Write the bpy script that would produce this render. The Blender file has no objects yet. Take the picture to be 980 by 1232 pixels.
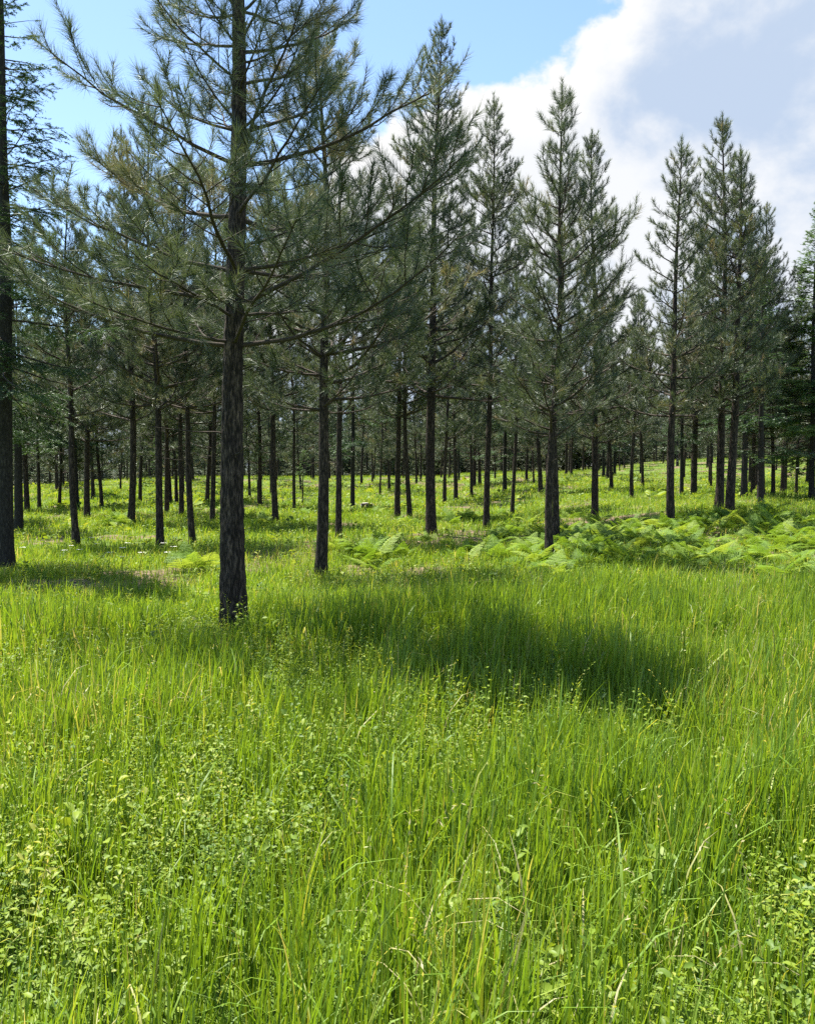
import bpy, math
import numpy as np
from mathutils import Vector

PI = math.pi
scene = bpy.context.scene
COL = scene.collection
R = np.random.default_rng(20240611)

def ss(a, b, v):
    t = np.clip((np.asarray(v, float) - a) / (b - a), 0, 1)
    return t * t * (3 - 2 * t)

# ------------------------------------------------------------------ terrain
def ground_h(x, y):
    x = np.asarray(x, float); y = np.asarray(y, float)
    z = 0.05 * np.sin(.42 * x + .8) * np.cos(.31 * y + .4) + 0.04 * np.sin(.9 * x - .5 * y) * ss(3, 9, y)
    z = z + 0.55 * ss(2.5, 10, x) * ss(14, 25, y)
    z = z + 1.38 * ss(32, 95, y) * ss(-42, -26, x)
    z = z + 1.9 * ss(18, 42, x) * ss(48, 110, y)
    return z

_lat = np.random.default_rng(5).random((64, 64))
def vnoise(x, y, s):
    """smooth value noise, wavelength s metres"""
    x = np.asarray(x, float) / s + 100.37; y = np.asarray(y, float) / s + 57.11
    xi = np.floor(x).astype(int); yi = np.floor(y).astype(int)
    fx = x - xi; fy = y - yi
    fx = fx * fx * (3 - 2 * fx); fy = fy * fy * (3 - 2 * fy)
    a = _lat[xi % 64, yi % 64]; b = _lat[(xi + 1) % 64, yi % 64]
    c = _lat[xi % 64, (yi + 1) % 64]; d = _lat[(xi + 1) % 64, (yi + 1) % 64]
    return (a * (1 - fx) + b * fx) * (1 - fy) + (c * (1 - fx) + d * fx) * fy

# ------------------------------------------------------------------ mesh soup
class Soup:
    def __init__(self):
        self.v, self.f, self.tint, self.n = [], [], [], 0
    def add(self, v, faces, tint=0.5, mat=0):
        """faces: int array (n,3) or (n,4), or a list of such arrays"""
        v = np.asarray(v, float).reshape(-1, 3)
        if not isinstance(faces, list): faces = [faces]
        for f in faces:
            self.f.append((np.asarray(f, np.int64) + self.n, mat))
        t = np.asarray(tint, float)
        self.tint.append(np.full(len(v), float(t)) if t.ndim == 0 else t)
        self.v.append(v); self.n += len(v)
    def merge(self, o, mat=None):
        for f, m in o.f:
            self.f.append((f + self.n, m if mat is None else mat))
        self.v += o.v; self.tint += o.tint; self.n += o.n
    def mesh(self, name, mats):
        me = bpy.data.meshes.new(name)
        v = np.concatenate(self.v).astype(np.float32)
        tot = np.concatenate([np.full(len(f), f.shape[1]) for f, m in self.f]).astype(np.int32)
        mi = np.concatenate([np.full(len(f), m) for f, m in self.f]).astype(np.int32)
        idx = np.concatenate([f.ravel() for f, m in self.f]).astype(np.int32)
        start = np.concatenate([[0], np.cumsum(tot)[:-1]]).astype(np.int32)
        me.vertices.add(len(v)); me.vertices.foreach_set('co', v.ravel())
        me.loops.add(len(idx)); me.loops.foreach_set('vertex_index', idx)
        me.polygons.add(len(tot)); me.polygons.foreach_set('loop_start', start)
        me.polygons.foreach_set('material_index', mi)
        a = me.attributes.new('tint', 'FLOAT', 'POINT')
        a.data.foreach_set('value', np.concatenate(self.tint).astype(np.float32))
        for m in mats: me.materials.append(m)
        me.update(calc_edges=True)
        return me
    def build(self, name, mats, parent=None):
        o = bpy.data.objects.new(name, self.mesh(name, mats))
        COL.objects.link(o)
        if parent: o.parent = parent
        return o

def norm(v): return v / np.maximum(np.linalg.norm(v, axis=-1, keepdims=True), 1e-9)

def tube(pts, rad, n, noise=None):
    """swept tube; returns verts, quads"""
    P = np.asarray(pts, float); m = len(P)
    T = norm(np.gradient(P, axis=0))
    ref = np.array([0.31, 0.95, 0.05]) if abs(norm(P[-1] - P[0])[1]) < .8 else np.array([1., .05, .05])
    U = norm(np.cross(T, ref)); W = np.cross(T, U)
    a = np.linspace(0, 2 * PI, n, endpoint=False)
    r = np.asarray(rad, float)[:, None] * np.ones(n)
    if noise is not None: r = r + noise
    V = P[:, None, :] + r[..., None] * (np.cos(a)[None, :, None] * U[:, None, :] + np.sin(a)[None, :, None] * W[:, None, :])
    i = np.arange(m - 1)[:, None]; j = np.arange(n)[None, :]; k = (j + 1) % n
    q = np.stack([i * n + j, i * n + k, (i + 1) * n + k, (i + 1) * n + j], -1).reshape(-1, 4)
    return V.reshape(-1, 3), q

# ------------------------------------------------------------------ materials
def nodes_of(name):
    m = bpy.data.materials.new(name); m.use_nodes = True
    nt = m.node_tree; nt.nodes.clear()
    return m, nt, nt.nodes, nt.links

def ramp(N, stops):
    r = N.new('ShaderNodeValToRGB'); e = r.color_ramp.elements
    while len(e) < len(stops): e.new(0.5)
    for el, (p, c) in zip(e, stops): el.position = p; el.color = (*c, 1)
    return r

def leaf_material(name, stops, transl=0.35, tr_gain=(1.25, 1.2, .6), rough=0.45, gloss=0.10, patch=None):
    """thin leaf: diffuse front, light passing through, a waxy sheen"""
    m, nt, N, L = nodes_of(name)
    out = N.new('ShaderNodeOutputMaterial')
    at = N.new('ShaderNodeAttribute'); at.attribute_name = 'tint'
    r = ramp(N, stops)
    fac = at.outputs['Fac']
    if patch:
        geo = N.new('ShaderNodeNewGeometry'); nz = N.new('ShaderNodeTexNoise')
        nz.inputs['Scale'].default_value = patch[0]; nz.inputs['Detail'].default_value = 3
        L.new(geo.outputs['Position'], nz.inputs['Vector'])
        mr = N.new('ShaderNodeMapRange'); mr.inputs['From Min'].default_value = .3; mr.inputs['From Max'].default_value = .7
        mr.inputs['To Min'].default_value = -patch[1]; mr.inputs['To Max'].default_value = patch[1]
        L.new(nz.outputs['Fac'], mr.inputs['Value'])
        ad = N.new('ShaderNodeMath'); ad.operation = 'ADD'; ad.use_clamp = True
        L.new(fac, ad.inputs[0]); L.new(mr.outputs['Result'], ad.inputs[1]); fac = ad.outputs[0]
    L.new(fac, r.inputs['Fac'])
    d = N.new('ShaderNodeBsdfDiffuse'); t = N.new('ShaderNodeBsdfTranslucent'); g = N.new('ShaderNodeBsdfGlossy')
    g.inputs['Roughness'].default_value = rough; g.inputs['Color'].default_value = (.9, .95, .9, 1)
    mul = N.new('ShaderNodeMix'); mul.data_type = 'RGBA'; mul.blend_type = 'MULTIPLY'; mul.inputs['Factor'].default_value = 1
    L.new(r.outputs['Color'], mul.inputs['A']); mul.inputs['B'].default_value = (*tr_gain, 1)
    L.new(r.outputs['Color'], d.inputs['Color']); L.new(mul.outputs['Result'], t.inputs['Color'])
    m1 = N.new('ShaderNodeMixShader'); m1.inputs['Fac'].default_value = transl
    L.new(d.outputs[0], m1.inputs[1]); L.new(t.outputs[0], m1.inputs[2])
    m2 = N.new('ShaderNodeMixShader'); m2.inputs['Fac'].default_value = gloss
    L.new(m1.outputs[0], m2.inputs[1]); L.new(g.outputs[0], m2.inputs[2])
    L.new(m2.outputs[0], out.inputs['Surface'])
    return m

def bark_material(name, dark, light, scale=1.0, bump=0.6):
    m, nt, N, L = nodes_of(name)
    out = N.new('ShaderNodeOutputMaterial'); b = N.new('ShaderNodeBsdfPrincipled')
    tc = N.new('ShaderNodeTexCoord'); mp = N.new('ShaderNodeMapping')
    mp.inputs['Scale'].default_value = (24 * scale, 24 * scale, 5.0 * scale)
    L.new(tc.outputs['Object'], mp.inputs['Vector'])
    nw = N.new('ShaderNodeTexNoise'); nw.inputs['Scale'].default_value = 2.2; nw.inputs['Detail'].default_value = 4
    L.new(mp.outputs[0], nw.inputs['Vector'])
    mixv = N.new('ShaderNodeMix'); mixv.data_type = 'VECTOR'; mixv.inputs['Factor'].default_value = .55
    L.new(mp.outputs[0], mixv.inputs['A']); L.new(nw.outputs['Color'], mixv.inputs['B'])
    vo = N.new('ShaderNodeTexVoronoi'); vo.feature = 'DISTANCE_TO_EDGE'; vo.inputs['Scale'].default_value = 1.6
    L.new(mixv.outputs['Result'], vo.inputs['Vector'])
    nz = N.new('ShaderNodeTexNoise'); nz.inputs['Scale'].default_value = 3; nz.inputs['Detail'].default_value = 8
    L.new(mp.outputs[0], nz.inputs['Vector'])
    ad = N.new('ShaderNodeMath'); ad.operation = 'MULTIPLY_ADD'; ad.inputs[1].default_value = .6; ad.inputs[2].default_value = -.10
    L.new(vo.outputs['Distance'], ad.inputs[0])
    ad2 = N.new('ShaderNodeMath'); ad2.operation = 'ADD'
    mu = N.new('ShaderNodeMath'); mu.operation = 'MULTIPLY'; mu.inputs[1].default_value = 1.05
    L.new(nz.outputs['Fac'], mu.inputs[0]); L.new(ad.outputs[0], ad2.inputs[0]); L.new(mu.outputs[0], ad2.inputs[1])
    r = ramp(N, [(.42, dark), (.62, tuple(a * .65 + c * .35 for a, c in zip(dark, light))), (.86, light)])
    L.new(ad2.outputs[0], r.inputs['Fac']); L.new(r.outputs['Color'], b.inputs['Base Color'])
    b.inputs['Roughness'].default_value = .9; b.inputs['Specular IOR Level'].default_value = .25
    bp = N.new('ShaderNodeBump'); bp.inputs['Strength'].default_value = bump; bp.inputs['Distance'].default_value = .02
    L.new(ad2.outputs[0], bp.inputs['Height']); L.new(bp.outputs[0], b.inputs['Normal'])
    L.new(b.outputs[0], out.inputs['Surface'])
    return m

def plain_noise(name, c1, c2, scale, rough=.9):
    m, nt, N, L = nodes_of(name)
    out = N.new('ShaderNodeOutputMaterial'); b = N.new('ShaderNodeBsdfPrincipled')
    tc = N.new('ShaderNodeTexCoord'); nz = N.new('ShaderNodeTexNoise')
    nz.inputs['Scale'].default_value = scale; nz.inputs['Detail'].default_value = 6
    L.new(tc.outputs['Object'], nz.inputs['Vector'])
    r = ramp(N, [(.35, c1), (.65, c2)]); L.new(nz.outputs['Fac'], r.inputs['Fac'])
    L.new(r.outputs['Color'], b.inputs['Base Color']); b.inputs['Roughness'].default_value = rough
    L.new(b.outputs[0], out.inputs['Surface'])
    return m

M = {}
M['needles'] = leaf_material('pine_needles', [(0, (.034, .052, .030)), (.5, (.070, .096, .053)), (.82, (.108, .128, .070)), (1, (.21, .165, .10))], .34, (1.3, 1.25, .7), .5, .06)
M['fir_needles'] = leaf_material('fir_needles', [(0, (.022, .05, .024)), (.6, (.045, .085, .034)), (1, (.08, .13, .045))], .32, (1.3, 1.3, .7), .5, .04)
M['young_needles'] = leaf_material('light_fir_needles', [(0, (.05, .10, .03)), (.6, (.09, .16, .045)), (1, (.13, .20, .06))], .38, (1.3, 1.3, .7), .5, .04)
M['bark'] = bark_material('pine_bark', (.012, .0092, .0075), (.15, .112, .086), 1.0, .9)
M['fir_bark'] = bark_material('fir_bark', (.014, .013, .012), (.075, .068, .060), 1.6, .4)
M['twig'] = bark_material('twig_bark', (.035, .027, .021), (.10, .080, .062), 2.2, .3)
M['grass'] = leaf_material('grass_blades', [(0, (.080, .138, .012)), (.45, (.146, .258, .022)), (.8, (.222, .328, .036)), (.93, (.32, .34, .07)), (1, (.45, .40, .22))], .50, (1.3, 1.15, .45), .5, .02, patch=(.55, .16))
M['weeds'] = leaf_material('weed_leaves', [(0, (.07, .14, .025)), (.5, (.155, .23, .024)), (.85, (.23, .30, .036)), (1, (.31, .33, .07))], .42, (1.3, 1.15, .45), .5, .015, patch=(.8, .2))
M['fern'] = leaf_material('bracken_leaves', [(0, (.10, .19, .02)), (.5, (.165, .28, .035)), (1, (.26, .35, .07))], .45, (1.3, 1.15, .5), .5, .015)
M['petal'] = plain_noise('white_petals', (.75, .75, .70), (.85, .85, .82), 40, .7)
M['cut_wood'] = plain_noise('weathered_cut_wood', (.42, .38, .32), (.60, .56, .50), 14)

def ground_material():
    m, nt, N, L = nodes_of('meadow_floor')
    out = N.new('ShaderNodeOutputMaterial'); b = N.new('ShaderNodeBsdfPrincipled')
    geo = N.new('ShaderNodeNewGeometry')
    def noise(s, d=5):
        n = N.new('ShaderNodeTexNoise'); n.inputs['Scale'].default_value = s; n.inputs['Detail'].default_value = d
        L.new(geo.outputs['Position'], n.inputs['Vector']); return n
    fine = noise(9, 8); big = noise(.33, 4)
    green = ramp(N, [(.3, (.05, .085, .018)), (.55, (.10, .15, .03)), (.75, (.15, .19, .045))]); L.new(fine.outputs['Fac'], green.inputs['Fac'])
    brown = ramp(N, [(.3, (.07, .05, .033)), (.55, (.15, .11, .075)), (.75, (.25, .19, .13))]); L.new(fine.outputs['Fac'], brown.inputs['Fac'])
    at = N.new('ShaderNodeAttribute'); at.attribute_name = 'tint'
    lit = N.new('ShaderNodeMath'); lit.operation = 'ADD'; L.new(at.outputs['Fac'], lit.inputs[0])
    bm_ = N.new('ShaderNodeMath'); bm_.operation = 'MULTIPLY_ADD'; bm_.inputs[1].default_value = 1.2; bm_.inputs[2].default_value = -.55
    L.new(big.outputs['Fac'], bm_.inputs[0]); L.new(bm_.outputs[0], lit.inputs[1])
    mask = ramp(N, [(.15, (0, 0, 0)), (.6, (1, 1, 1))]); L.new(lit.outputs[0], mask.inputs['Fac'])
    mx = N.new('ShaderNodeMix'); mx.data_type = 'RGBA'
    L.new(mask.outputs['Color'], mx.inputs['Factor']); L.new(green.outputs['Color'], mx.inputs['A']); L.new(brown.outputs['Color'], mx.inputs['B'])
    L.new(mx.outputs['Result'], b.inputs['Base Color']); b.inputs['Roughness'].default_value = 1; b.inputs['Specular IOR Level'].default_value = .1
    bp = N.new('ShaderNodeBump'); bp.inputs['Strength'].default_value = .8; bp.inputs['Distance'].default_value = .05
    L.new(fine.outputs['Fac'], bp.inputs['Height']); L.new(bp.outputs[0], b.inputs['Normal'])
    L.new(b.outputs[0], out.inputs['Surface'])
    return m
M['ground'] = ground_material()

# ------------------------------------------------------------------ tags
def tag(o, label=None, cat=None, group=None, kind=None):
    if label: o['label'] = label
    if cat: o['category'] = cat
    if group: o['group'] = group
    if kind: o['kind'] = kind
    return o

def empty(name, x, y, label, cat, group=None, rz=0, s=(1, 1, 1), sink=0.03):
    o = bpy.data.objects.new(name, None); COL.objects.link(o)
    o.empty_display_size = .3
    o.location = (x, y, float(ground_h(x, y)) - sink); o.rotation_euler = (0, 0, rz); o.scale = s
    return tag(o, label, cat, group)

def copy_tree(src, x, y, label, group, rz, s):
    r = src.copy(); COL.objects.link(r)
    r.location = (x, y, float(ground_h(x, y)) - .03); r.rotation_euler = (0, 0, rz); r.scale = s
    r['label'] = label; r['group'] = group
    for ch in src.children:
        c = ch.copy(); COL.objects.link(c); c.parent = r
        for g in ch.children:
            d = g.copy(); COL.objects.link(d); d.parent = c
    return r

# ------------------------------------------------------------------ ground
def build_ground():
    xs = np.unique(np.concatenate([np.linspace(-900, -60, 22), np.linspace(-60, 60, 301), np.linspace(60, 900, 22)]))
    ys = np.unique(np.concatenate([np.linspace(-60, 0, 31), np.linspace(0, 60, 181), np.linspace(60, 160, 61), np.linspace(160, 1600, 24)]))
    X, Y = np.meshgrid(xs, ys, indexing='ij')
    Z = ground_h(X, Y)
    near = ss(80, 40, np.abs(Y - 30)) * ss(60, 40, np.abs(X))
    Z = Z + near * .03 * (vnoise(X, Y, 1.1) - .5)
    s = Soup(); n, m = X.shape
    i = np.arange(n - 1)[:, None]; j = np.arange(m - 1)[None, :]
    q = np.stack([i * m + j, (i + 1) * m + j, (i + 1) * m + j + 1, i * m + j + 1], -1).reshape(-1, 4)
    s.add(np.stack([X, Y, Z], -1), q, bare(X, Y).ravel())
    o = s.build('ground', [M['ground']])
    tag(o, 'grassy forest floor with brown needle litter patches', 'ground', kind='structure')

# ------------------------------------------------------------------ needles
def pine_needles(rng, P0, P1, per, length, width, tint, soup, mat=0, ang0=(72, 46)):
    P0 = np.repeat(P0, per, 0); P1 = np.repeat(P1, per, 0); tt = np.repeat(tint, per)
    n = len(P0)
    ax = norm(P1 - P0)
    t = rng.random(n) ** .85
    ref = np.where(np.abs(ax[:, 2:3]) < .85, np.array([[0, 0, 1.]]), np.array([[1., 0, 0]]))
    u = norm(np.cross(ax, ref)); w = np.cross(ax, u)
    phi = rng.random(n) * 2 * PI
    ang = np.radians(ang0[0] - ang0[1] * t + rng.normal(0, 8, n))
    rad = np.cos(phi)[:, None] * u + np.sin(phi)[:, None] * w
    d = norm(ax * np.cos(ang)[:, None] + rad * np.sin(ang)[:, None] + np.array([0, 0, -.06]))
    b = P0 + (P1 - P0) * t[:, None]
    l = length * rng.uniform(.7, 1.1, n)
    side = norm(np.cross(d, rng.normal(0, 1, (n, 3)))) * (width / 2)
    v = np.stack([b - side, b + side, b + d * l[:, None]], 1).reshape(-1, 3)
    f = np.arange(3 * n).reshape(-1, 3)
    tv = np.repeat(np.clip(tt + rng.normal(0, .10, n), 0, 1), 3)
    soup.add(v, f, tv, mat)

def bend_path(start, az, e0, e1, L, n, rng, wig=.10, power=1.4):
    pts = [np.array(start, float)]; a = az
    for i in range(n):
        t = (i + .5) / n
        e = e0 + (e1 - e0) * t ** power + rng.normal(0, wig * .5)
        a = a + rng.normal(0, wig)
        pts.append(pts[-1] + L / n * np.array([math.cos(a) * math.cos(e), math.sin(a) * math.cos(e), math.sin(e)]))
    return np.array(pts)

def at_path(P, s):
    f = s * (len(P) - 1); i = min(int(f), len(P) - 2); t = f - i
    return P[i] * (1 - t) + P[i + 1] * t, norm(P[i + 1] - P[i])

def trunk_soup(rng, H, r0, sway, hi=False):
    s = Soup()
    if hi:
        z = np.concatenate([np.linspace(0, min(7.5, H * .8), 240), np.linspace(min(7.6, H * .82), H, 24)])
        n = 64
    else:
        z = np.concatenate([np.linspace(0, .5, 5), np.linspace(.9, H, 22)]); n = 12
    rel = z / H
    ph = rng.random(4) * 6.28
    x = sway * (np.sin(rel * 4.2 + ph[0]) - math.sin(ph[0])) + sway * .35 * (np.sin(rel * 11 + ph[1]) - math.sin(ph[1]))
    y = sway * (np.sin(rel * 3.7 + ph[2]) - math.sin(ph[2]))
    r = r0 * (.93 * (1 - rel) ** .8 + .012) * (1 + .38 * np.exp(-z / .24))
    P = np.stack([x, y, z], -1)
    P[0, 2] -= .12
    ns = None
    if hi:
        a = np.linspace(0, 2 * PI, n, endpoint=False)
        Z, A = np.meshgrid(z, a, indexing='ij')
        cx, cy = np.cos(A), np.sin(A)
        def nn(fz, fa): return .5 * (vnoise(Z * fz + 3 * cy, cx * fa + 7, 1) + vnoise(cy * fa + 21, Z * fz + 2 * cx, 1))
        ridge = 1 - np.abs(2 * nn(4.5, 5.0) - 1) ** .7
        plate = nn(11, 9)
        ns = (ridge * .026 + plate * .026 - .024) * (r / r0)[:, None] + (nn(1.2, 1.5) - .5) * .022 * (r / r0)[:, None]
    else:
        ns = rng.normal(0, .035, (len(z), n)) * r[:, None]
    V, q = tube(P, r, n, ns)
    s.add(V, q)
    return s, (lambda zz: np.array([np.interp(zz, z, x), np.interp(zz, z, y), zz])), (lambda zz: float(np.interp(zz, z, r)))

def grow_pine(seed, H, cb, Rad, r0, per=36, nlen=.16, nwid=.008, gap=.42, hi=False, first=None, sway=.06, twigs=1.0, wood=1.0, up=1.0, thick=1.0, ang=(72, 46)):
    """long-needled pine: whorled limbs that turn up at the tip, brush-like shoots"""
    rng = np.random.default_rng(seed)
    trunk, axis, rad = trunk_soup(rng, H, r0, sway, hi)
    limbs, S0, S1, ST = [], [], [], []
    sides = 7 if hi else 4
    def shoot(p, d, L, tint):
        S0.append(p - d * L * .15); S1.append(p + d * L); ST.append(tint)
    def limb(z, az, L, e0, e1, rel, bare):
        ls = Soup()
        st = axis(z)
        P = bend_path(st, az, e0, e1, L, 9, rng, .09)
        rb = max(.008, min(rad(z) * .55, .006 + .0125 * thick * L))
        V, q = tube(P, np.linspace(rb, .0045, len(P)), sides); ls.add(V, q, .5)
        base_t = np.clip(rng.normal(.45, .16), .1, .8)
        d_end = norm(P[-1] - P[-2])
        shoot(P[-1] - d_end * .28, d_end, .30, base_t)
        nt = int((L * 6.0 + 2) * twigs * ((1 if rel < .7 else .7) if not hi else (1 if rel < .5 else 2.2)))
        for i in range(nt):
            s = (.22 if rel < .6 else .12) + (.78 if rel < .6 else .85) * (i + rng.random()) / nt
            s = min(s, .97)
            p, t = at_path(P, s)
            side = norm(np.cross(t, [0, 0, 1.])) * (1 if i % 2 else -1)
            a = math.radians(rng.uniform(35, 62))
            tl = max(.20, L * (.16 + .34 * (1 - s)) * rng.uniform(.65, 1.15)); tl = min(tl, 1.0)
            d = norm(t * math.cos(a) + side * math.sin(a) + np.array([0, 0, rng.uniform(-.15, .3)]))
            az2 = math.atan2(d[1], d[0]); el = math.asin(np.clip(d[2], -1, 1))
            Q = bend_path(p, az2, el, min(el + rng.uniform(.3, .9), 1.35), tl, 4, rng, .12)
            V, q = tube(Q, np.linspace(min(.0075, .003 + .008 * tl), .0032, 5), 3 if not hi else 4); ls.add(V, q, .5)
            if rng.random() < bare: continue
            tn = np.clip(base_t + rng.normal(0, .12) + (.30 if rng.random() < .07 else 0), 0, 1)
            de = norm(Q[-1] - Q[-2]); k = min(.30, tl * .8)
            shoot(Q[-1] - de * k, de, k, tn)
            if tl > .42:
                for j in range(int(tl * 5)):
                    s2 = rng.uniform(.3, .85)
                    p2, t2 = at_path(Q, s2)
                    d2 = norm(t2 + rng.normal(0, .55, 3) + np.array([0, 0, .35])); l2 = rng.uniform(.16, .30)
                    V, q = tube(np.array([p2, p2 + d2 * l2 * .5, p2 + d2 * l2 + np.array([0, 0, .03])]), [.004, .0035, .003], 3); ls.add(V, q, .5)
                    shoot(p2 + d2 * l2 * .15, d2, l2 * .9, tn)
        limbs.append(ls)
    # a few dead stubs below the crown
    z = cb * .62
    while z < cb:
        if rng.random() < .7:
            ls = Soup(); L = rng.uniform(.25, .9)
            P = bend_path(axis(z), rng.random() * 6.28, rng.uniform(-.1, .4), rng.uniform(-.3, .3), L, 5, rng, .16)
            V, q = tube(P, np.linspace(.010, .003, 6), 4); ls.add(V, q, .5); limbs.append(ls)
        z += rng.uniform(.15, .4)
    z = cb; w = 0
    while z < H - .45:
        rel = (z - cb) / (H - cb)
        n = int(rng.integers(4, 6)); a0 = rng.random() * 6.28
        prof = (1 - rel) ** .80 * (1 + .16 * math.sin(rel * 9 + seed)) * (.82 + .18 * min(1, rel / .12)) + .05
        azs = [a0 + 2 * PI * k / n + rng.normal(0, .22) for k in range(n)]
        if w == 0 and first is not None: azs = first
        for az in azs:
            if w > 0 and rng.random() < .08: continue
            L = max(.32, Rad * prof * rng.uniform(.58, 1.18) * (1 + .18 * math.cos(az - seed)))
            e0 = math.radians(10 * up + 38 * rel ** 1.1 + rng.normal(0, 7)); e1 = e0 + math.radians(rng.uniform(18, 50) * up * (1 - .35 * rel))
            limb(z + rng.normal(0, .05), az, L, e0, min(e1, 1.4), rel, (.30 if rel < .15 else (.10 if rel < .35 else .02)) * wood)
        if rng.random() < .55 and rel < .85:     # a small limb between whorls
            limb(z + gap * .5, rng.random() * 6.28, max(.3, Rad * prof * rng.uniform(.25, .5)), .3, .9, rel, .15)
        z += gap * (1 - .30 * rel) * rng.uniform(.82, 1.2); w += 1
    tip = axis(H)
    for k in range(5):
        p = axis(H - .55 + .1 * k); shoot(p, np.array([0, 0, 1.]), .25, .4)
    for k in range(6):
        a = 6.28 * k / 6 + rng.random(); d = norm(np.array([math.cos(a) * .45, math.sin(a) * .45, 1])); shoot(axis(H - .5) + d * .12, d, .28, .4)
    needles = Soup()
    pine_needles(rng, np.array(S0), np.array(S1), per, nlen, nwid, np.array(ST), needles, ang0=ang)
    return trunk, limbs, needles

def grow_fir(seed, H, cb, Rad, r0, per=26, nlen=.045, nwid=.012, gap=.2, hi=False, sway=.04, twig_gap=.10, droop=1.0):
    """short-needled fir: many flat, drooping sprays"""
    rng = np.random.default_rng(seed)
    trunk, axis, rad = trunk_soup(rng, H, r0, sway, False)
    limbs = []; S0, S1, ST, SN = [], [], [], []
    z = cb
    while z < H - .1:
        rel = (z - cb) / (H - cb)
        L = max(.10, Rad * ((1 - rel) ** .85) * rng.uniform(.62, 1.12) * (.8 + .2 * min(1, rel / .15)))
        az = rng.random() * 6.28
        e0 = math.radians(-12 * droop * (1 - rel) + 42 * rel ** 1.5 + rng.normal(0, 7)); e1 = e0 + math.radians(rng.uniform(-8, 22))
        ls = Soup(); P = bend_path(axis(z), az, e0, e1, L, 6, rng, .08)
        V, q = tube(P, np.linspace(max(.004, .004 + .009 * L), .003, 7), 4); ls.add(V, q, .5)
        tn = np.clip(rng.normal(.45, .18), .05, .9)
        bare = rng.random() < (.25 if rel < .2 else .03)
        nt = max(2, int(L / twig_gap)) if not bare else 0
        for i in range(nt):
            s = .12 + .86 * (i + rng.random()) / nt
            p, t = at_path(P, min(s, .98))
            side = norm(np.cross(t, [0, 0, 1.])) * (1 if i % 2 else -1)
            tl = np.clip(L * (.12 + .36 * (1 - s)) * rng.uniform(.7, 1.2), .08, .75)
            a = math.radians(rng.uniform(42, 65))
            d = norm(t * math.cos(a) + side * math.sin(a) + np.array([0, 0, rng.uniform(-.45, .02) * droop]))
            e = p + d * tl; e2 = e + norm(d + np.array([0, 0, -.25 * droop])) * tl * .3
            S0.append(p); S1.append(e2); ST.append(np.clip(tn + rng.normal(0, .1), 0, 1))
            if tl > .25:
                for j in range(int(tl / .10)):
                    pp = p + d * tl * rng.uniform(.2, .95); sd = norm(np.cross(d, [0, 0, 1.])) * (1 if j % 2 else -1)
                    dd = norm(d * .7 + sd * .7 + np.array([0, 0, rng.uniform(-.5, 0) * droop]))
                    S0.append(pp); S1.append(pp + dd * tl * rng.uniform(.25, .5)); ST.append(np.clip(tn + rng.normal(0, .1), 0, 1))
        S0.append(P[-2]); S1.append(P[-1]); ST.append(tn)
        limbs.append(ls)
        z += gap * (1 - .45 * rel) * rng.uniform(.6, 1.4) / 3.2
    S0.append(axis(H - .3)); S1.append(axis(H) + np.array([0, 0, .25])); ST.append(.5)
    P0, P1, tt = np.array(S0), np.array(S1), np.array(ST)
    # needles lie in two flat ranks along each spray
    P0 = np.repeat(P0, per, 0); P1 = np.repeat(P1, per, 0); tt = np.repeat(tt, per); n = len(P0)
    ax = norm(P1 - P0); t = rng.random(n)
    ref = np.where(np.abs(ax[:, 2:3]) < .9, np.array([[0, 0, 1.]]), np.array([[1., 0, 0]]))
    u = norm(np.cross(ax, ref)) * np.where(rng.random(n) < .5, -1, 1)[:, None]
    d = norm(ax * .75 + u * .8 + rng.normal(0, .28, (n, 3)))
    b = P0 + (P1 - P0) * t[:, None]
    l = nlen * rng.uniform(.7, 1.2, n) * (1.15 - .4 * t)
    side = norm(np.cross(d, rng.normal(0, .5, (n, 3)) + np.array([0, 0, 1.]))) * (nwid / 2)
    v = np.stack([b - side, b + side, b + d * l[:, None]], 1).reshape(-1, 3)
    needles = Soup(); needles.add(v, np.arange(3 * n).reshape(-1, 3), np.repeat(np.clip(tt + rng.normal(0, .08, n), 0, 1), 3))
    return trunk, limbs, needles

def plant_tree(name, parts, x, y, label, cat, group=None, rz=0, s=(1, 1, 1), nm='needles', bm='bark', split=False, lean=None):
    trunk, limbs, needles = parts
    t = empty(name, x, y, label, cat, group, rz, s)
    if lean: t.rotation_euler = (lean[0], lean[1], rz)
    trunk.build('trunk', [M[bm]], t)
    cr = Soup(); cr.merge(needles, 0)
    if not split:
        for l in limbs: cr.merge(l, 1)
    c = cr.build('crown', [M[nm], M['twig']], t)
    if split:
        big = sorted(limbs, key=lambda l: -l.n)
        for l in big[:split]: l.build('branch', [M['twig']], c)
        rest = Soup()
        for l in big[split:]: rest.merge(l)
        if rest.n:
            o = rest.build('twigs', [M['twig']], c); o['kind'] = 'stuff'
    return t

# ------------------------------------------------------------------ the near trees, one by one
G_near = 'pines standing around the near clearing'
# the big pine in front
plant_tree('pine_tree', grow_pine(14, 10.5, 2.95, 2.45, .127, per=84, nlen=.155, nwid=.0042, gap=.44, up=.8, thick=.62, ang=(66, 42), hi=True,
                                  first=[PI * .98, .12, -1.25, 1.9, -2.3], sway=.05, twigs=.92, wood=.5),
           -1.75, 8.15, 'tall dark pine with the thickest bark-plated trunk, standing nearest in the tall grass', 'pine tree', G_near, split=70)
# the fir at the edge
plant_tree('fir_tree', grow_fir(21, 11.2, 2.4, 2.1, .15, per=30, nlen=.05, nwid=.011, gap=.26, twig_gap=.075),
           -6.55, 13.24, 'dark fir with drooping short-needled sprays and a trunk cut by the edge of the picture', 'fir tree', G_near, nm='fir_needles', bm='fir_bark', split=90)

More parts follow.
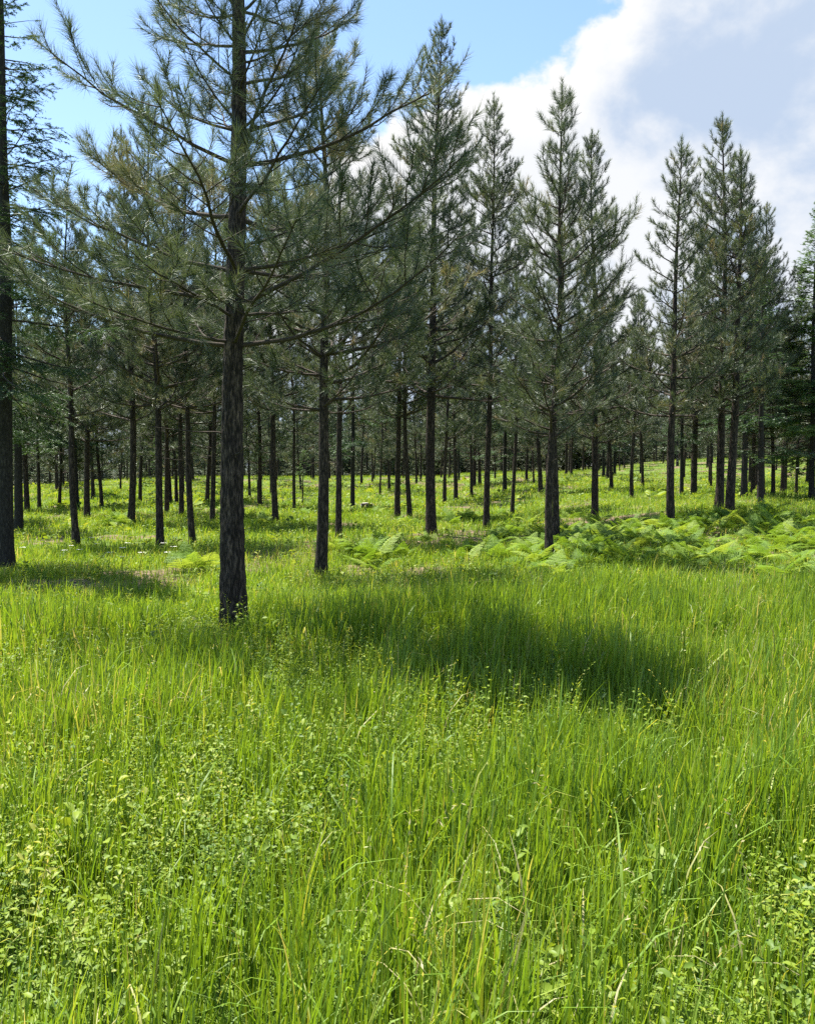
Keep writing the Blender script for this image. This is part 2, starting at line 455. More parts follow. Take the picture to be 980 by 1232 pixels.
SPEC = [  # x, y, height, crown base, crown radius, trunk radius, seed, lean, label
    (-1.41, 13.14, 8.9, 3.3, 1.75, .105, 31, None, 'straight black-trunked pine, first one behind the thickest pine, crown in its shade'),
    (-5.64, 18.54, 10.0, 3.8, 1.8, .095, 32, None, 'slim straight pine standing ahead of the redder leaning trunk beside it'),
    (-5.28, 19.99, 9.6, 3.9, 1.7, .085, 33, (0, -.015), 'slim pine with a slightly red leaning trunk next to a straight slim pine'),
    (-9.12, 26.84, 12.8, 4.0, 2.0, .125, 34, None, 'pine whose foot is ringed by pale leaves, behind the slim pines'),
    (-7.57, 18.6, 8.2, 3.5, 1.7, .088, 35, None, 'shorter pine with a bare black trunk, first one after the edge fir'),
    (-1.63, 19.21, 10.2, 3.6, 1.7, .082, 36, (0, .02), 'thin pine with a trunk leaning slightly towards the forked pair of slender pines'),
    (-0.38, 31.1, 12.6, 4.4, 1.9, .125, 37, None, 'straight trunk of the close pair of slender pines in mid clearing'),
    (0.09, 30.59, 11.4, 4.4, 1.8, .105, 38, (0, -.022), 'tilted trunk of the close pair of slender pines in mid clearing'),
    (0.63, 21.44, 13.2, 4.2, 2.0, .150, 39, (0, .012), 'tall stout pine with a high feathery top at the centre of the clearing'),
    (2.4, 24.73, 12.9, 4.4, 2.0, .105, 40, None, 'tall pine with open tiered crown, next behind the stout central pine'),
    (4.05, 31.53, 11.6, 4.2, 1.8, .085, 41, None, 'small thin-trunked pine between the open-crowned pine and the paired trunks'),
    (2.7, 15.47, 8.9, 2.9, 1.45, .085, 42, (0, .006), 'narrow pointed pine in front of the paired trunks, foot among bracken'),
    (3.33, 18.23, 8.0, 3.0, 1.4, .085, 43, (0, -.010), 'pine standing close behind the narrow pointed pine of the paired trunks'),
    (5.72, 24.92, 11.7, 3.0, 1.7, .115, 44, None, 'pine rooted in the bare brown patch, low crown, behind the paired trunks'),
    (6.87, 21.24, 10.0, 3.5, 1.5, .115, 45, (0, .008), 'lone narrow spire-topped pine on the edge of the bracken bed'),
    (9.44, 24.68, 11.7, 3.6, 1.75, .135, 46, (0, -.01), 'tallest of the dense pine trio, with a sharp dark spire above the bracken bed'),
    (9.30, 23.5, 10.4, 3.4, 1.7, .135, 47, None, 'pine with a broad shouldered crown standing nearest in the dense trio beyond the bracken'),
    (16.14, 37.14, 13.2, 3.8, 2.2, .15, 48, None, 'full dark pine leaning into the trio from behind, beyond the bracken bed'),
    (-4.35, 26.83, 12.4, 4.2, 2.0, .11, 49, None, 'straight pine with its foot in dark shade, standing well beyond the thickest trunk'),
    (-6.41, 26.73, 11.8, 4.2, 1.9, .09, 50, None, 'thin mid-distance pine in shade, seen close against the thickest trunk'),
    (-8.6, 31.0, 12.4, 4.2, 2.0, .10, 51, (0, -.01), 'thin pine just behind the two slim pines with neighbouring trunks'),
    (9.68, 35.13, 9.0, 3.4, 1.6, .095, 52, None, 'short pine in the sunny gap between the brown patch pine and the lone spire'),
]
protos = []
for (x, y, H, cb, rd, r0, sd, lean, lab) in SPEC:
    near = y < 20
    p = grow_pine(sd, H, cb - .5, rd * 1.28, r0, per=66 if near else 44, nlen=.145, nwid=.0065 if near else .0105, gap=.43, twigs=1.0, ang=(56, 34), sway=.05 + .006 * (sd % 9))
    protos.append(plant_tree('pine_tree', p, x, y, lab, 'pine tree', G_near, lean=lean, split=45 if y < 16 else False))

plant_tree('larch_tree', grow_fir(61, 13.2, 1.8, 3.3, .14, per=20, nlen=.09, nwid=.022, gap=.28, twig_gap=.11, droop=.6),
           18.0, 36.3, 'bright green feathery conifer at the edge of the picture, paler than the pines', 'conifer', None, nm='young_needles', bm='fir_bark')
yf = plant_tree('young_fir', grow_fir(62, 3.0, .35, 1.1, .045, per=14, nlen=.07, nwid=.02, gap=.26, twig_gap=.12, droop=.4),
                -5.6, 43.5, 'young grey-green fir with tiered branches, growing in the open behind the shaded pine', 'young fir', 'young firs under the pines', nm='young_needles', bm='fir_bark')
copy_tree(yf, -7.94, 43.2, 'thin young fir with sparse low branches, close beside the thickest trunk', 'young firs under the pines', 2.0, (.6, .6, 1.25))
copy_tree(yf, -12.6, 41.0, 'dark young fir between the two slim pines and the thin pine', 'young firs under the pines', 4.0, (.8, .8, 1.2))
copy_tree(yf, 17.6, 44.0, 'young fir in a sunny gap behind the dense pine trio', 'young firs under the pines', 1.0, (1, 1, 1.1))

# ------------------------------------------------------------------ the wood behind: six grown shapes, copied
KINDS = []
for i, (H, cb, rd, r0) in enumerate([(12.0, 3.2, 2.2, .115), (11.0, 2.6, 2.0, .10), (13.0, 3.6, 2.4, .135), (10.0, 2.2, 2.0, .085), (12.4, 2.8, 2.5, .12), (11.4, 3.9, 1.9, .085)]):
    KINDS.append(grow_pine(100 + i, H, cb, rd, r0, per=26, nlen=.19, nwid=.019, gap=.50, twigs=.85, ang=(60, 36), sway=.10))
KIND_FIR = [grow_fir(120 + i, 11.5, 2.0 + i, 2.2, .13, per=9, nlen=.11, nwid=.035, gap=.42, twig_gap=.16) for i in range(2)]
fixed = [(-12.8, 43.9), (-17.1, 36.6), (-17.5, 38.7), (-16.8, 39.3), (-15.6, 38.4), (-14.87, 39.6), (-14.6, 44.5), (-12.1, 42.7), (-11.3, 46), (-9.8, 50.6), (13.96, 41.5), (14.5, 41.3),
         (16.39, 38.7), (17.58, 39.2), (14.7, 35.6), (19.95, 43.4), (19.36, 40.6), (20.7, 44.7), (6.16, 51.6), (3.94, 50.1), (7.53, 46.1), (11.75, 47), (-1.29, 57.3), (-1.79, 53.1),
         (-14.2, 27.5), (-12.4, 31.5), (-11.0, 23.0), (-10.2, 34.5), (-2.6, 38.5), (-5.0, 36.0), (1.9, 42.0), (13.2, 30.5), (19.5, 33.0), (22.0, 38.0), (-19.5, 31.0), (-16.2, 24.0), (-21.0, 37.5), (-7.3, 40.2)]
named = [(s[0], s[1]) for s in SPEC]
pts = list(fixed)
taken = named + fixed + [(18.41, 37.12), (-5.6, 43.5), (-7.94, 43.2)]
tries = 0
while len(pts) < 265 and tries < 60000:
    tries += 1
    y = math.sqrt(R.uniform(44 ** 2, 128 ** 2)); u = R.uniform(-.66, .66)
    x = u * y
    if all((x - a) ** 2 + (y - b) ** 2 > (2.6 + y * .012) ** 2 for a, b in taken):
        pts.append((x, y)); taken.append((x, y))
G_far = 'pines of the wood behind the clearing'
first_of = {}
for i, (x, y) in enumerate(pts):
    fir = R.random() < .12
    k = ('f', int(R.integers(2))) if fir else ('p', int(R.integers(6)))
    lab = ('dark short-needled fir among the rows of pines in the wood behind the clearing' if fir else
           'distant slender pine among the many trunks of the wood behind the clearing')
    grp = 'firs of the wood behind the clearing' if fir else G_far
    w = R.uniform(.8, 1.2); s = (w, w, R.uniform(.74, 1.14)); rz = R.random() * 6.28
    if k not in first_of:
        parts = KIND_FIR[k[1]] if fir else KINDS[k[1]]
        first_of[k] = plant_tree('fir_tree' if fir else 'pine_tree', parts, x, y, lab, 'fir tree' if fir else 'pine tree', grp, rz, s,
                                 nm='fir_needles' if fir else 'needles', bm='fir_bark' if fir else 'bark')
    else:
        copy_tree(first_of[k], x, y, lab, grp, rz, s)

# the far edge of the wood, one mass
def build_treeline():
    rng = np.random.default_rng(77)
    srcs = []
    for i in range(3):
        t, l, n = grow_pine(200 + i, 12, .9, 2.7, .14, per=8, nlen=.36, nwid=.065, gap=.7, twigs=.55)
        c = Soup(); c.merge(n, 0); c.merge(t, 1)
        srcs.append((np.concatenate(c.v), c.f, np.concatenate(c.tint)))
    s = Soup()
    for i in range(760):
        y = rng.uniform(118, 190); x = rng.uniform(-.75, .75) * y
        v, f, tn = srcs[int(rng.integers(3))]
        a = rng.random() * 6.28; sc = rng.uniform(.85, 1.2)
        W = v.copy(); W[:, 0] = (v[:, 0] * math.cos(a) - v[:, 1] * math.sin(a)) * sc + x
        W[:, 1] = (v[:, 0] * math.sin(a) + v[:, 1] * math.cos(a)) * sc + y
        W[:, 2] = v[:, 2] * sc * (1 if i % 2 else .32) + float(ground_h(x, y)) - .35
        base = s.n
        for ff, m in f: s.f.append((ff + base, m))
        s.v.append(W); s.tint.append(tn); s.n += len(W)
    o = s.build('treeline', [M['needles'], M['bark']])
    tag(o, 'far edge of the pine wood closing the view behind the trunks', 'forest', kind='stuff')
build_treeline()

# ------------------------------------------------------------------ grass
def blades(rng, x, y, h, w, levels, lean, bend, tint, soup, phi=None):
    n = len(x)
    if phi is None: phi = rng.random(n) * 2 * PI
    z0 = ground_h(x, y) - .015
    t = np.linspace(0, 1, levels)
    th = lean[:, None] + bend[:, None] * t[None, :] ** 1.6
    dl = h[:, None] / (levels - 1)
    hs = np.concatenate([np.zeros((n, 1)), np.cumsum(np.sin((th[:, 1:] + th[:, :-1]) / 2) * dl, 1)], 1)
    zs = np.concatenate([np.zeros((n, 1)), np.cumsum(np.cos((th[:, 1:] + th[:, :-1]) / 2) * dl, 1)], 1)
    C = np.stack([x[:, None] + hs * np.cos(phi)[:, None], y[:, None] + hs * np.sin(phi)[:, None], z0[:, None] + zs], -1)
    tw = phi + PI / 2 + rng.normal(0, .5, n)
    side = np.stack([np.cos(tw), np.sin(tw), np.zeros(n)], -1)
    wp = np.interp(t, [0, .3, .7, 1], [.7, 1, .75, 0])
    K = levels - 1
    Lf = C[:, :K] - side[:, None] * (w[:, None] * wp[None, :K] / 2)[..., None]
    Rt = C[:, :K] + side[:, None] * (w[:, None] * wp[None, :K] / 2)[..., None]
    V = np.concatenate([np.stack([Lf, Rt], 2).reshape(n, 2 * K, 3), C[:, K:]], 1)
    nv = 2 * K + 1
    b = (np.arange(n) * nv)[:, None, None]
    k = np.arange(K - 1)
    q = (b + np.stack([2 * k, 2 * k + 1, 2 * k + 3, 2 * k + 2], -1)[None]).reshape(-1, 4)
    tr = (np.arange(n) * nv)[:, None] + np.array([[2 * K - 2, 2 * K - 1, 2 * K]])
    fs = [tr] + ([q] if K > 1 else [])
    soup.add(V.reshape(-1, 3), fs, np.repeat(tint, nv))

def scatter(rng, n, y0, y1, margin=2.2):
    y = np.sqrt(rng.uniform(y0 ** 2, y1 ** 2, int(n))) if y0 > 3 else rng.uniform(y0, y1, int(n))
    x = rng.uniform(-1, 1, int(n)) * (.58 * y + margin)
    return x, y

def tallness(x, y):
    """1 in the tall meadow in front, 0 on the short forest floor"""
    edge = 9.3 + 2.6 * ss(-1, 4, x) - 1.2 * ss(0, -4, x) * 0 + 1.6 * (vnoise(x, y, 2.2) - .5)
    return ss(1.2, -1.2, y - edge)

def weedy(x, y):
    n = .6 * vnoise(x, y, 1.3) + .4 * vnoise(x + 31, y + 5, .5)
    return np.clip(ss(.40, .62, n + .26 * ss(1.5, -2.0, x) + .12 * ss(4, 2, y) - .25 * ss(8, 11, y) - .08), 0, 1)

TRUNKS = [(-1.75, 8.15, .30), (-6.55, 13.24, .3)] + [(s[0], s[1], .28) for s in SPEC]
def bare(x, y):
    n = vnoise(x + 9, y + 3, 1.9) * .65 + vnoise(x, y, .6) * .35
    b = ss(.60, .74, n) * ss(8.5, 11, y)
    d = np.hypot((x - 5.9) / 1.9, (y - 24.6) / 1.6); b = np.maximum(b, ss(1.2, .7, d))
    d = np.hypot((x + 2.6) / 1.2, (y - 16.5) / 2.2); b = np.maximum(b, .8 * ss(1.2, .7, d))
    return b

build_ground()

def build_grass():
    rng = np.random.default_rng(3)
    s = Soup()
    def band(n, y0, y1, wid, levels, hk=1.0, clump=.55):
        x, y = scatter(rng, n, y0, y1)
        # gather blades into tufts
        g = rng.random(len(x)) < clump
        cx = np.round(x / .16) * .16 + .05 * np.sin(y * 17); cy = np.round(y / .16) * .16
        x = np.where(g, cx + rng.normal(0, .028, len(x)), x); y = np.where(g, cy + rng.normal(0, .028, len(x)), y)
        T = tallness(x, y); Wd = weedy(x, y); B = bare(x, y)
        keep = rng.random(len(x)) < (1 - .85 * B) * (1 - .45 * Wd * T)
        for tx, ty, tr in TRUNKS: keep &= np.hypot(x - tx, y - ty) > tr * .45
        x, y, T, Wd = x[keep], y[keep], T[keep], Wd[keep]; n = len(x)
        h = (T * rng.normal(.43, .09, n) + (1 - T) * rng.normal(.19, .06, n)) * (.72 + .56 * vnoise(x, y, 1.5)) * (.70 + .6 * vnoise(x + 5, y, .21)) * hk
        h *= 1 - .28 * Wd * T
        for tx, ty, tr in TRUNKS[:1]: h *= 1 - .5 * ss(.7, .2, np.hypot(x - tx, y - ty))
        h = np.clip(h, .06, .75)
        w = rng.uniform(.65, 1.35, n) * wid * (.75 + .6 * h)
        lean = np.abs(rng.normal(.07, .08, n)); bend = np.abs(rng.normal(.22, .30, n)) + (1 - T) * .3
        long = rng.random(n) < .06
        bend = np.where(long, rng.uniform(1.6, 2.7, n), bend); h = np.where(long, h * 1.25, h)
        phi = rng.random(n) * 2 * PI; wind = rng.random(n) < .5; phi = np.where(wind & (rng.random(n) < .6), rng.normal(.1, .9, n), phi)
        tint = np.clip(rng.normal(.48, .21, n) + .12 * (1 - T) + .28 * (vnoise(x, y + 3, .24) - .5), 0, .92)
        tint = np.where(long & (rng.random(n) < .14), .94, tint)
        tint = np.where(rng.random(n) < .010, rng.uniform(.93, 1.0, n), tint)
        blades(rng, x, y, h, w, levels, lean, bend, tint, s, phi)
    band(30000, .7, 3.0, .0068, 6)
    band(46000, 3.0, 5.5, .0080, 5)
    band(85000, 5.5, 10.5, .0098, 4)
    band(80000, 10.5, 18, .011, 4, 1.0)
    band(80000, 18, 34, .018, 3, 1.05)
    band(75000, 34, 62, .034, 3, 1.15)
    band(50000, 62, 120, .07, 2, 1.3)
    o = s.build('grass', [M['grass']])
    tag(o, 'tall bright green meadow grass thinning to short turf under the pines', 'grass', kind='stuff')

    # flowering grass: thin stalks with feathery drooping heads
    s = Soup(); n = 380
    x, y = scatter(rng, n, 1.2, 11.5); k = tallness(x, y) > .5; x, y = x[k], y[k]; n = len(x)
    h = rng.uniform(.45, .72, n); phi = rng.random(n) * 6.28; lean = np.abs(rng.normal(.1, .08, n)); bend = rng.uniform(.2, 1.1, n)
    blades(rng, x, y, h, np.full(n, .0028), 6, lean, bend, np.full(n, .86), s, phi)
    for i in range(n):
        # spikelets along the last third of the stalk
        t = np.linspace(.66, 1, 14); th = lean[i] + bend[i] * t ** 1.6 * .6
        hx = h[i] * t * np.sin(th * .75); hz = h[i] * t * np.cos(th * .75)
        c = np.stack([x[i] + hx * math.cos(phi[i]), y[i] + hx * math.sin(phi[i]), ground_h(x[i], y[i]) + hz], -1)
        d = norm(rng.normal(0, .6, (14, 3)) + np.array([math.cos(phi[i]) * .5, math.sin(phi[i]) * .5, .4]))
        sd = norm(np.cross(d, rng.normal(0, 1, (14, 3)))) * .0028
        l = rng.uniform(.014, .028, 14)[:, None]
        v = np.stack([c, c + d * l * .5 + sd, c + d * l, c + d * l * .5 - sd], 1).reshape(-1, 3)
        s.add(v, np.arange(56).reshape(-1, 4), np.repeat(rng.uniform(.8, 1, 14), 4))
    o = s.build('seed_grass', [M['grass']])
    tag(o, 'pale seed heads of grass standing above the tall meadow', 'grass', kind='stuff')
build_grass()

# ------------------------------------------------------------------ broad-leaved ground cover
def leaf_quads(rng, base, d, nrm, L, W, tint, soup):
    """folded ovate leaves: 6 outline points and a midrib"""
    n = len(base)
    side = norm(np.cross(d, nrm)); up = norm(np.cross(side, d))
    L = L[:, None]; W = W[:, None]
    p0 = base; m1 = base + d * L * .38 - up * W * .10; m2 = base + d * L * .72 - up * W * .12; tip = base + d * L - up * L * .22
    a = base + d * L * .36 + side * W * .5 + up * W * .12; b = base + d * L * .70 + side * W * .38 + up * W * .05
    c = base + d * L * .36 - side * W * .5 + up * W * .12; e = base + d * L * .70 - side * W * .38 + up * W * .05
    V = np.stack([p0, m1, m2, tip, a, b, c, e], 1).reshape(-1, 3)
    o = (np.arange(n) * 8)[:, None, None]
    q = (o + np.array([[[1, 4, 5, 2], [1, 2, 7, 6]]])).reshape(-1, 4)
    t = (o + np.array([[[0, 4, 1], [0, 1, 6], [2, 5, 3], [2, 3, 7]]])).reshape(-1, 3)
    soup.add(V, [q, t], np.repeat(tint, 8))

def build_weeds():
    rng = np.random.default_rng(8)
    s = Soup()
    def herb(n, y0, y1, hmin, hmax, leaf, per, pick):
        x, y = scatter(rng, n, y0, y1); p = pick(x, y); k = rng.random(len(x)) < p; x, y = x[k], y[k]; n = len(x)
        H = rng.uniform(hmin, hmax, n); phi = rng.random(n) * 6.28; lean = np.abs(rng.normal(.15, .15, n))
        tn = np.clip(rng.normal(.5, .22, n), 0, 1)
        blades(rng, x, y, H, np.full(n, .004), 3, lean, rng.uniform(0, .3, n), tn * .6, s, phi)
        t = np.tile(np.linspace(.22, 1.0, per), (n, 1))
        bx = x[:, None] + H[:, None] * t * np.sin(lean)[:, None] * np.cos(phi)[:, None]
        by = y[:, None] + H[:, None] * t * np.sin(lean)[:, None] * np.sin(phi)[:, None]
        bz = ground_h(x, y)[:, None] + H[:, None] * t * np.cos(lean)[:, None]
        ang = rng.random(n)[:, None] * 6.28 + np.arange(per)[None] * 2.4 + rng.normal(0, .3, (n, per))
        el = rng.uniform(-.2, .75, (n, per)) + .35 * (t - .5)
        d = np.stack([np.cos(ang) * np.cos(el), np.sin(ang) * np.cos(el), np.sin(el)], -1)
        L = leaf * rng.lognormal(-.12, .38, n)[:, None] * rng.uniform(.5, 1.25, (n, per)) * (1.25 - .7 * t)
        off = L * .25
        base = np.stack([bx, by, bz], -1) + d * off[..., None]
        nr = norm(np.array([0, 0, 1.]) + rng.normal(0, .3, (n, per, 3)))
        leaf_quads(rng, base.reshape(-1, 3), d.reshape(-1, 3), nr.reshape(-1, 3), L.ravel(), (L * np.clip(rng.normal(.5, .16, n), .22, .85)[:, None] * rng.uniform(.8, 1.2, (n, per))).ravel(),
                   np.clip(np.repeat(tn, per) + rng.normal(0, .1, n * per), 0, 1), s)
    herb(6000, .8, 3.4, .12, .36, .035, 14, lambda x, y: .10 + .9 * weedy(x, y))
    herb(12500, 3.0, 8.5, .12, .38, .036, 14, lambda x, y: .06 + .94 * weedy(x, y) * tallness(x, y))
    herb(4000, .8, 8, .28, .5, .032, 16, lambda x, y: .75 * weedy(x, y))
    herb(7000, 8, 17, .08, .24, .055, 9, lambda x, y: (1 - tallness(x, y)) * (1 - .8 * bare(x, y)))
    herb(9000, 17, 36, .10, .26, .10, 7, lambda x, y: .8 * (1 - .8 * bare(x, y)))
    herb(7000, 36, 75, .12, .3, .20, 6, lambda x, y: .8 + 0 * x)
    o = s.build('weeds', [M['weeds']])
    tag(o, 'leafy low herbs and clover growing through the meadow grass', 'weeds', kind='stuff')
build_weeds()

# ------------------------------------------------------------------ bracken
def fern_mesh(seed):
    rng = np.random.default_rng(seed); s = Soup()
    for k in range(int(rng.integers(5, 8))):
        az = rng.random() * 6.28; L = rng.uniform(.45, .85); e0 = rng.uniform(.95, 1.45); e1 = rng.uniform(-.35, .55)
        P = bend_path((rng.normal(0, .04), rng.normal(0, .04), 0), az, e0, e1, L, 12, rng, .04, 1.1)
        V, q = tube(P, np.linspace(.0045, .0015, 13), 4); s.add(V, q, .3)
        tn = np.clip(rng.normal(.5, .28), .02, .98)
        B, D, NN, LL, WW = [], [], [], [], []
        for i in range(15):
            t = .30 + .69 * i / 14
            p, tg = at_path(P, t)
            sd = norm(np.cross(tg, [0, 0, 1.])); up = norm(np.cross(sd, tg))
            pl = L * .36 * (1 - (i / 14.5)) ** .9 + .015
            for sg in (-1, 1):
                pd = norm(sd * sg + tg * .42 - up * .12 + rng.normal(0, .06, 3))
                m = max(3, int(pl / .022))
                for j in range(m):                     # pinnules on both sides of each pinna
                    u = (j + .5) / m; c = p + pd * pl * u - np.array([0, 0, .10 * pl * u * u])
                    sw = .022 + .19 * pl * (1 - u)
                    ps = norm(np.cross(pd, up))
                    for sg2 in (-1, 1):
                        B.append(c); D.append(norm(ps * sg2 + pd * .55)); NN.append(up + rng.normal(0, .18, 3)); LL.append(sw * .62); WW.append(.017 + .07 * sw)
        leaf_quads(rng, np.array(B), np.array(D), norm(np.array(NN)), np.array(LL), np.array(WW), np.clip(tn + rng.normal(0, .07, len(B)), 0, 1), s)
    return s.mesh('fern_leaves', [M['fern']])

def build_ferns():
    rng = np.random.default_rng(15)
    mm = [fern_mesh(300 + i) for i in range(6)]
    spots = []
    def fill(n, x0, x1, y0, y1, dens):
        for _ in range(n):
            x, y = rng.uniform(x0, x1), rng.uniform(y0, y1)
            if rng.random() < dens(x, y) and all(math.hypot(x - a, y - b) > .30 for a, b in spots) and all(math.hypot(x - a, y - b) > .35 for a, b, r in TRUNKS):
                spots.append((x, y))
    patch = lambda x, y: float(ss(.26, .42, vnoise(x + 3, y, 1.7)) * ss(.3, 1.8, x - .12 * y + .5)) * float(ss(24, 20, y)) * float(ss(12.0, 13.5, y - .12 * x + 1.2))
    fill(50, -1.8, 3.0, 12.8, 19, lambda x, y: .6)
    fill(4, -4.0, -3.1, 12.6, 14.2, lambda x, y: .8)
    fill(45, -6, 6, 22, 34, lambda x, y: .5)
    fill(8, -10, -8.4, 25.5, 27, lambda x, y: .9)
    fill(1500, 1.0, 11.5, 12.2, 23, patch)
    spots[:] = spots[:290]
    for i, (x, y) in enumerate(spots):
        o = bpy.data.objects.new('bracken_fern', mm[i % 6]); COL.objects.link(o)
        o.location = (x, y, float(ground_h(x, y)) - .02); o.rotation_euler = (0, 0, rng.random() * 6.28); k = rng.uniform(.58, 1.05); o.scale = (k, k, k * rng.uniform(.75, 1.15))
        tag(o, 'bright green bracken fern with arching feathery fronds growing near the pine feet', 'fern', 'bracken ferns in the clearing')
build_ferns()

# ------------------------------------------------------------------ small white flowers and the stump
def build_flowers():
    rng = np.random.default_rng(41)
    stem = Soup(); head = Soup()
    z = np.zeros(1)
    V, q = tube(bend_path((0, 0, 0), 1, 1.5, 1.4, .38, 5, rng, .05), np.linspace(.004, .0025, 6), 4); stem.add(V, q, .4)
    top = V.reshape(-1, 3)[-4:].mean(0)
    B, D = [], []
    for k in range(9):
        a = rng.random() * 6.28; l = rng.uniform(.3, 1) * .05
        e = top + np.array([math.cos(a) * l, math.sin(a) * l, .035])
        V, q = tube(np.array([top, (top + e) / 2, e]), [.0015, .0012, .001], 3); stem.add(V, q, .4)
        for j in range(6):
            b = 6.28 * j / 6; B.append(e); D.append(norm(np.array([math.cos(b), math.sin(b), .25])))
    leaf_quads(rng, np.array(B), np.array(D), np.tile([0, 0, 1.], (len(B), 1)), np.full(len(B), .016), np.full(len(B), .012), np.full(len(B), .5), head)
    m1 = stem.mesh('flower_stem', [M['weeds']]); m2 = head.mesh('flower_head', [M['petal']])
    spots = [(-6.3 + rng.normal(0, 1.0), 14.6 + rng.normal(0, 1.2)) for _ in range(14)] + [(-4.6 + rng.normal(0, .5), 13.0 + rng.normal(0, .6)) for _ in range(7)]
    for x, y in spots:
        if math.hypot(x + 6.55, y - 13.24) < .4: continue
        t = empty('white_wildflower', x, y, 'small white flower cluster on a thin stem beside the edge fir', 'wildflower', 'white wildflowers by the edge fir', rng.random() * 6.28, (1, 1, rng.uniform(.8, 1.2)))
        for m, nm in ((m1, 'stem'), (m2, 'flower_head')):
            o = bpy.data.objects.new(nm, m); COL.objects.link(o); o.parent = t
build_flowers()

def build_stump():
    rng = np.random.default_rng(9)
    t = empty('fallen_log', -1.95, 39.0, 'short weathered log end with a pale cut face lying in the sunlit grass', 'log', rz=.25, s=(.8, .8, .7), sink=.06)
    n = 20; a = np.linspace(0, 2 * PI, n, endpoint=False)
    P = np.array([[-.34, 0, .30], [-.30, 0, .30], [-.1, 0, .31], [.15, 0, .29], [.34, 0, .28]])
    V, q = tube(P, [.17, .185, .18, .175, .165], n, rng.normal(0, .008, (5, n))); s = Soup(); s.add(V, q)
    s.build('bark', [M['bark']], t)
    for e, sx in ((0, -1), (4, 1)):
        ring = V[e * n:(e + 1) * n] + np.array([.004 * sx, 0, 0]); c = ring.mean(0)
        s = Soup(); s.add(np.vstack([ring, c]), np.array([[i, (i + 1) % n, n] for i in range(n)])); s.build('cut_face', [M['cut_wood']], t)
    s = Soup()
    V, q = tube(np.array([[-.28, .02, .47], [0, .0, .485], [.30, -.02, .45]]), [.05, .06, .04], 8); s.add(V, q); s.build('peeled_wood', [M['cut_wood']], t)
build_stump()

# ------------------------------------------------------------------ camera
cam = bpy.data.cameras.new('camera'); co = bpy.data.objects.new('camera', cam); COL.objects.link(co)
cam.sensor_fit = 'HORIZONTAL'; cam.sensor_width = 36; cam.lens = 36; cam.clip_start = .05; cam.clip_end = 4000
co.location = (0, 0, 1.6 + float(ground_h(0, 0)))
co.rotation_euler = (math.radians(90 - 2.57), 0, 0)
scene.camera = co

# ------------------------------------------------------------------ light
SUN = norm(np.array([-.74, .67, 0])) * math.cos(math.radians(66)) + np.array([0, 0, math.sin(math.radians(66))])
sl = bpy.data.lights.new('sun', 'SUN'); so = bpy.data.objects.new('sun', sl); COL.objects.link(so)
sl.energy = 5.0; sl.angle = math.radians(.53); sl.color = (1, .95, .84)
so.rotation_euler = Vector(SUN).to_track_quat('Z', 'Y').to_euler(); so.location = (-20, 10, 40)

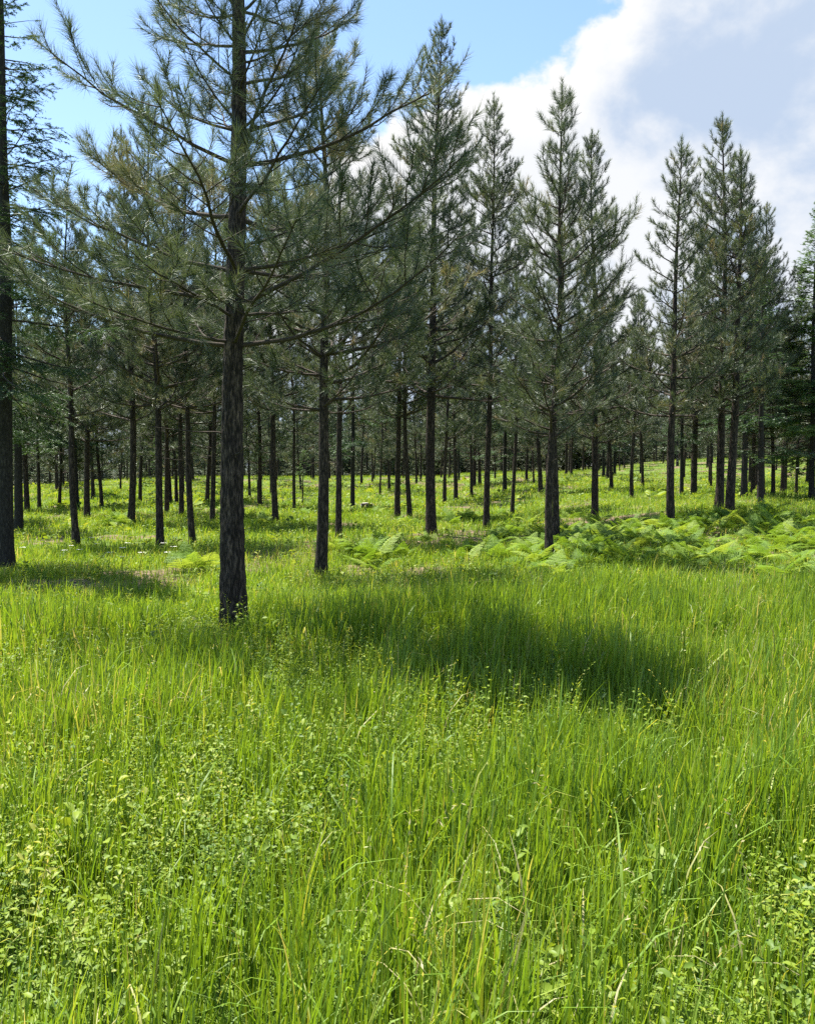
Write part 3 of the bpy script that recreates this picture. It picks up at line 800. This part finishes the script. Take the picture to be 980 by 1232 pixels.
EXPOSURE = 1.7
SKY_STRENGTH = .085
def build_world():
    w = bpy.data.worlds.new('World'); scene.world = w; w.use_nodes = True
    nt = w.node_tree; N, L = nt.nodes, nt.links; N.clear()
    out = N.new('ShaderNodeOutputWorld'); bg = N.new('ShaderNodeBackground'); bg.inputs['Strength'].default_value = SKY_STRENGTH
    sky = N.new('ShaderNodeTexSky'); sky.sky_type = 'NISHITA'; sky.sun_disc = False
    sky.sun_elevation = math.radians(66); sky.sun_rotation = math.atan2(SUN[0], SUN[1]); sky.air_density = 1.0; sky.dust_density = .2; sky.ozone_density = 2.0
    tc = N.new('ShaderNodeTexCoord'); sep = N.new('ShaderNodeSeparateXYZ'); L.new(tc.outputs['Generated'], sep.inputs[0])
    def math_(op, a, b=None, c=None, clamp=False):
        n = N.new('ShaderNodeMath'); n.operation = op; n.use_clamp = clamp
        for i, v in enumerate((a, b, c)):
            if v is None: continue
            if isinstance(v, (int, float)): n.inputs[i].default_value = v
            else: L.new(v, n.inputs[i])
        return n.outputs[0]
    puff = N.new('ShaderNodeMapping'); puff.inputs['Location'].default_value = (2.3, .4, 1.1); puff.inputs['Scale'].default_value = (1, 1, 1.35)
    L.new(tc.outputs['Generated'], puff.inputs['Vector'])
    def noise(scale, detail, rough=.55, dist=0.0):
        n = N.new('ShaderNodeTexNoise'); n.inputs['Scale'].default_value = scale; n.inputs['Detail'].default_value = detail
        n.inputs['Roughness'].default_value = rough; n.inputs['Distortion'].default_value = dist
        L.new(puff.outputs[0], n.inputs['Vector']); return n.outputs['Fac']
    n1 = noise(5.5, 12, .58, .1); n2 = noise(4.2, 10, .55, .1)
    # clear air above a slanting edge of the cloud bank
    edge = math_('ADD', math_('MULTIPLY', sep.outputs['X'], -.64), math_('ADD', math_('MULTIPLY', sep.outputs['Y'], -.422), sep.outputs['Z']))
    dens = math_('ADD', math_('MULTIPLY', math_('SUBTRACT', n1, .5), .9), math_('MULTIPLY', edge, -2.8))
    cover = N.new('ShaderNodeMapRange'); cover.interpolation_type = 'SMOOTHSTEP'
    cover.inputs['From Min'].default_value = -.02; cover.inputs['From Max'].default_value = .06
    L.new(dens, cover.inputs['Value'])
    thick = N.new('ShaderNodeMapRange'); thick.interpolation_type = 'SMOOTHSTEP'
    thick.inputs['From Min'].default_value = .06; thick.inputs['From Max'].default_value = .34
    L.new(dens, thick.inputs['Value'])
    lump = N.new('ShaderNodeMapRange'); lump.interpolation_type = 'SMOOTHSTEP'
    lump.inputs['From Min'].default_value = .60; lump.inputs['From Max'].default_value = .44
    L.new(n2, lump.inputs['Value'])
    shade = math_('MULTIPLY', thick.outputs['Result'], math_('ADD', math_('MULTIPLY', lump.outputs['Result'], .80), .20))
    g = 1.0 / (SKY_STRENGTH * 2 ** EXPOSURE)
    cc = N.new('ShaderNodeMix'); cc.data_type = 'RGBA'; L.new(shade, cc.inputs['Factor'])
    cc.inputs['A'].default_value = (1.05 * g, 1.05 * g, 1.05 * g, 1); cc.inputs['B'].default_value = (.57 * g, .69 * g, .88 * g, 1)
    mx = N.new('ShaderNodeMix'); mx.data_type = 'RGBA'
    L.new(cover.outputs['Result'], mx.inputs['Factor']); L.new(sky.outputs['Color'], mx.inputs['A']); L.new(cc.outputs['Result'], mx.inputs['B'])
    L.new(mx.outputs['Result'], bg.inputs['Color']); L.new(bg.outputs[0], out.inputs['Surface'])
build_world()

vs = scene.view_settings
scene.display_settings.display_device = 'sRGB'
vs.view_transform = 'Standard'; vs.look = 'None'; vs.exposure = EXPOSURE; vs.gamma = 1; vs.use_curve_mapping = False
cy = scene.cycles
cy.max_bounces = 6; cy.diffuse_bounces = 3; cy.glossy_bounces = 2; cy.transmission_bounces = 4; cy.transparent_max_bounces = 4
cy.caustics_reflective = False; cy.caustics_refractive = False
cy.use_denoising = False
